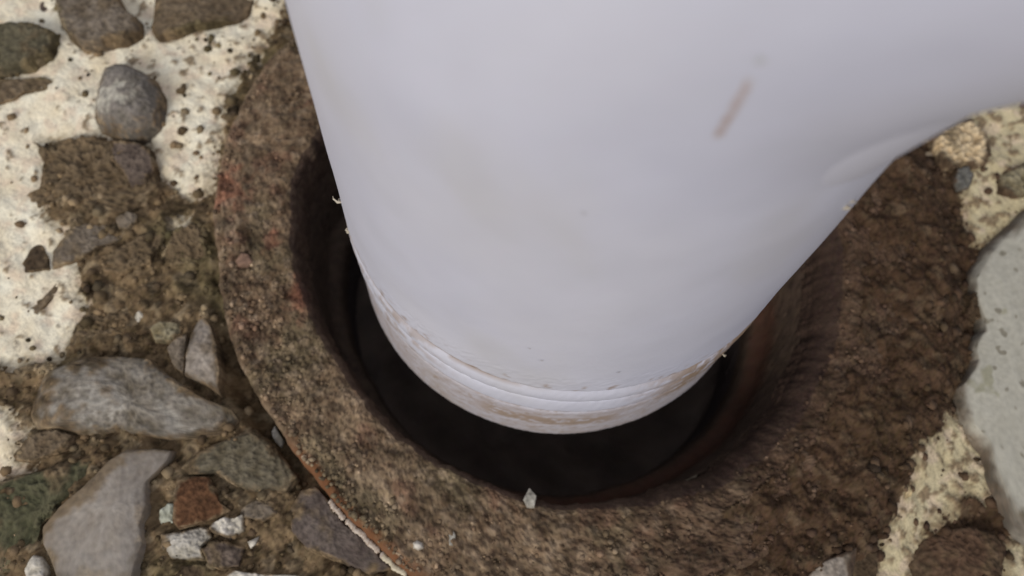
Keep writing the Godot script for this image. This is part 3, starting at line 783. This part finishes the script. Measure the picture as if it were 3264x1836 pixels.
	stone("earth_crumb", "brown crumb touching the lower left of the round grey pebble", "crumb", "earth crumbs on the cream mortar", "clod", 0.765, 0.8, 2, 0.3, [-147.1, -33.4, -147.6, -32.7, -148, -32.1, -148.9, -32.5, -149.3, -33.3, -149.2, -34, -148.5, -34.4, -147.7, -34.4], false)
	stone("earth_crumb", "larger brown crumb on mortar near the rim, level with the pebble", "crumb", "earth crumbs on the cream mortar", "brown", 0.935, 0.8, 2, 0.3, [-113.5, -39.5, -113.6, -38.4, -114.5, -38.3, -115.2, -38.2, -115.8, -39.4, -115.9, -40.4, -114.9, -40.9, -113.8, -40.3], false)
	stone("earth_crumb", "brown crumb closest to the rim on the mortar strip", "crumb", "earth crumbs on the cream mortar", "brown", 0.765, 0.8, 2, 0.3, [-108.4, -36.9, -108.5, -36.2, -109.2, -35.7, -110.1, -35.8, -110.5, -36.8, -110.2, -37.5, -109.5, -37.8, -108.9, -37.8], false)
	stone("earth_crumb", "biggest brown crumb right of the dark purplish stone", "crumb", "earth crumbs on the cream mortar", "clod", 1.02, 0.8, 2, 0.3, [-114.5, -28.3, -114.7, -27, -115.7, -26.4, -116.5, -27.1, -117.6, -28.1, -117.2, -29.1, -116.2, -29.6, -115.1, -29.4], false)
	stone("earth_crumb", "brown crumb lowest on the mortar strip beside the rim", "crumb", "earth crumbs on the cream mortar", "clod", 0.935, 0.8, 2, 0.3, [-108.6, -24.7, -108.9, -23.8, -109.7, -23.2, -110.7, -23.5, -111.1, -24.6, -110.9, -25.7, -110.2, -26, -109.2, -25.7], false)
	stone("earth_crumb", "small olive crumb on mortar left of the round grey pebble", "crumb", "earth crumbs on the cream mortar", "olive", 0.4675, 0.8, 2, 0.3, [-156.7, -41.6, -156.7, -41.2, -157.1, -40.9, -157.5, -41, -157.8, -41.5, -157.7, -41.9, -157.4, -42.4, -157, -42], false)
	stone("earth_crumb", "dark greenish crumb at the left edge level with the ragged clod", "crumb", "earth crumbs on the cream mortar", "mossdark", 0.68, 0.8, 2, 0.3, [-167.8, -27.3, -167.8, -26.6, -168.4, -26.4, -169.2, -26.6, -169.5, -27.3, -169.3, -28, -168.8, -28.4, -168.2, -28], false)
	stone("earth_crumb", "grey brown crumb on mortar upper right of the round pebble", "crumb", "earth crumbs on the cream mortar", "greybrown", 0.595, 0.8, 2, 0.3, [-117.7, -50.4, -117.9, -49.6, -118.4, -49.4, -119.1, -49.8, -119.4, -50.3, -119.1, -51, -118.7, -51.3, -118, -50.9], false)
	stone("earth_crumb", "small brown crumb just above the ragged brown clod", "crumb", "earth crumbs on the cream mortar", "brown", 0.51, 0.8, 2, 0.3, [-154.7, -31.2, -154.8, -30.7, -155.2, -30.3, -155.8, -30.7, -156, -31.1, -155.9, -31.8, -155.5, -31.8, -154.9, -31.8], false)
	stone("earth_crumb", "mossy crumb touching the right side of the dark purplish stone", "crumb", "earth crumbs on the cream mortar", "mossdark", 0.595, 0.8, 2, 0.3, [-119.5, -25.2, -119.5, -24.6, -120.1, -24.3, -120.7, -24.5, -121.1, -25.1, -120.8, -25.7, -120.4, -26.2, -119.7, -25.7], false)
	stone("earth_crumb", "small brown crumb high on the mortar strip near the rim", "crumb", "earth crumbs on the cream mortar", "brown", 0.5525, 0.8, 2, 0.3, [-110, -54.6, -110.1, -54.1, -110.6, -53.7, -111.1, -53.8, -111.6, -54.5, -111.4, -55.2, -110.9, -55.4, -110.4, -55.3], false)
	stone("earth_crumb", "largest dark crumb of earth on mortar right above the round grey pebble", "crumb", "earth crumbs on the cream mortar", "darkbrown", 1.445, 0.8, 2, 0.3, [-129, -57.9, -128.9, -56, -130.4, -55.7, -131.7, -56.3, -133, -57.6, -132.5, -59.1, -131.2, -60, -129.5, -59.6], false)
	stone("earth_crumb", "greenish crumb of earth on mortar left of the round grey pebble", "crumb", "earth crumbs on the cream mortar", "green", 1.36, 0.8, 2, 0.3, [-150.4, -48.3, -150.2, -46.5, -151.6, -46.4, -153.1, -46.6, -153.7, -48.2, -153.6, -49.9, -152.3, -50.1, -150.7, -49.8], false)
	stone("earth_crumb", "ring shaped dark crumb under the dark slab near the pipe rim", "crumb", "earth crumbs on the cream mortar", "purple", 1.615, 0.8, 2, 0.3, [-108.1, -67.6, -108.9, -66, -110.6, -65.4, -112.4, -65.3, -113.5, -67.3, -112.5, -69.1, -111.2, -69.9, -109.6, -69.2], false)
	stone("earth_crumb", "dark crumb of earth at the top edge left of the blunt stone", "crumb", "earth crumbs on the cream mortar", "purple", 1.87, 0.8, 2, 0.3, [-166.5, -78.9, -166.7, -76.7, -168.3, -75.4, -170.1, -76.3, -171.1, -78.6, -171.1, -80.5, -169.6, -81.6, -167.5, -81.6], false)
	stone("stone_sliver", "long thin brown sliver lying across the mottled mortar at the left edge", "stone", "stones bedded in the earth round the drain", "brown", 2.5, 0.4, 2, 0.3, [-153.8, 29.6, -150, 27.6, -146.5, 22.7, -144.1, 17.9, -142.9, 18.5, -144.6, 23.8, -147.8, 29.3, -151.7, 31.6], false)
	# loose dirt
	var on_ground := func():
		var x := rng.randf_range(-190.0, 175.0)
		var z := rng.randf_range(-112.0, 106.0)
		var d := Vector2(x, z).length() - around(OUTER, rad_to_deg(atan2(z, x)))
		if d < 1.0:
			return null
		var creamy := in_cream(x, z)
		if creamy and rng.randf() < (0.6 if x > -140.0 and x < 90.0 else 0.85):
			return null
		return Vector3(x, ground_point(x, z, false)[0] + 0.1, z)
	var on_rim := func():
		var th := rng.randf() * TAU
		var deg := rad_to_deg(th)
		var r := lerpf(around(INNER, deg) + 3.0, around(OUTER, deg) - 1.0, sqrt(rng.randf()))
		return Vector3(cos(th) * r, 0.1 - 0.8 * pow((r - 75.0) / 30.0, 2.0) + 0.9 * mid.get_noise_2d(cos(th) * r * 1.2, sin(th) * r * 1.2), sin(th) * r)
	grains("soil_crumbs", "loose crumbs of brown soil scattered over the ground between the stones", 9000, 0.6, 3.4, on_ground, soil_color)
	grains("rim_dirt", "fine brown dirt grains stuck all over the old pipe rim", 5200, 0.4, 1.9, on_rim, func(x: float, z: float): return rim_color(0.0, x, z, 0.5))
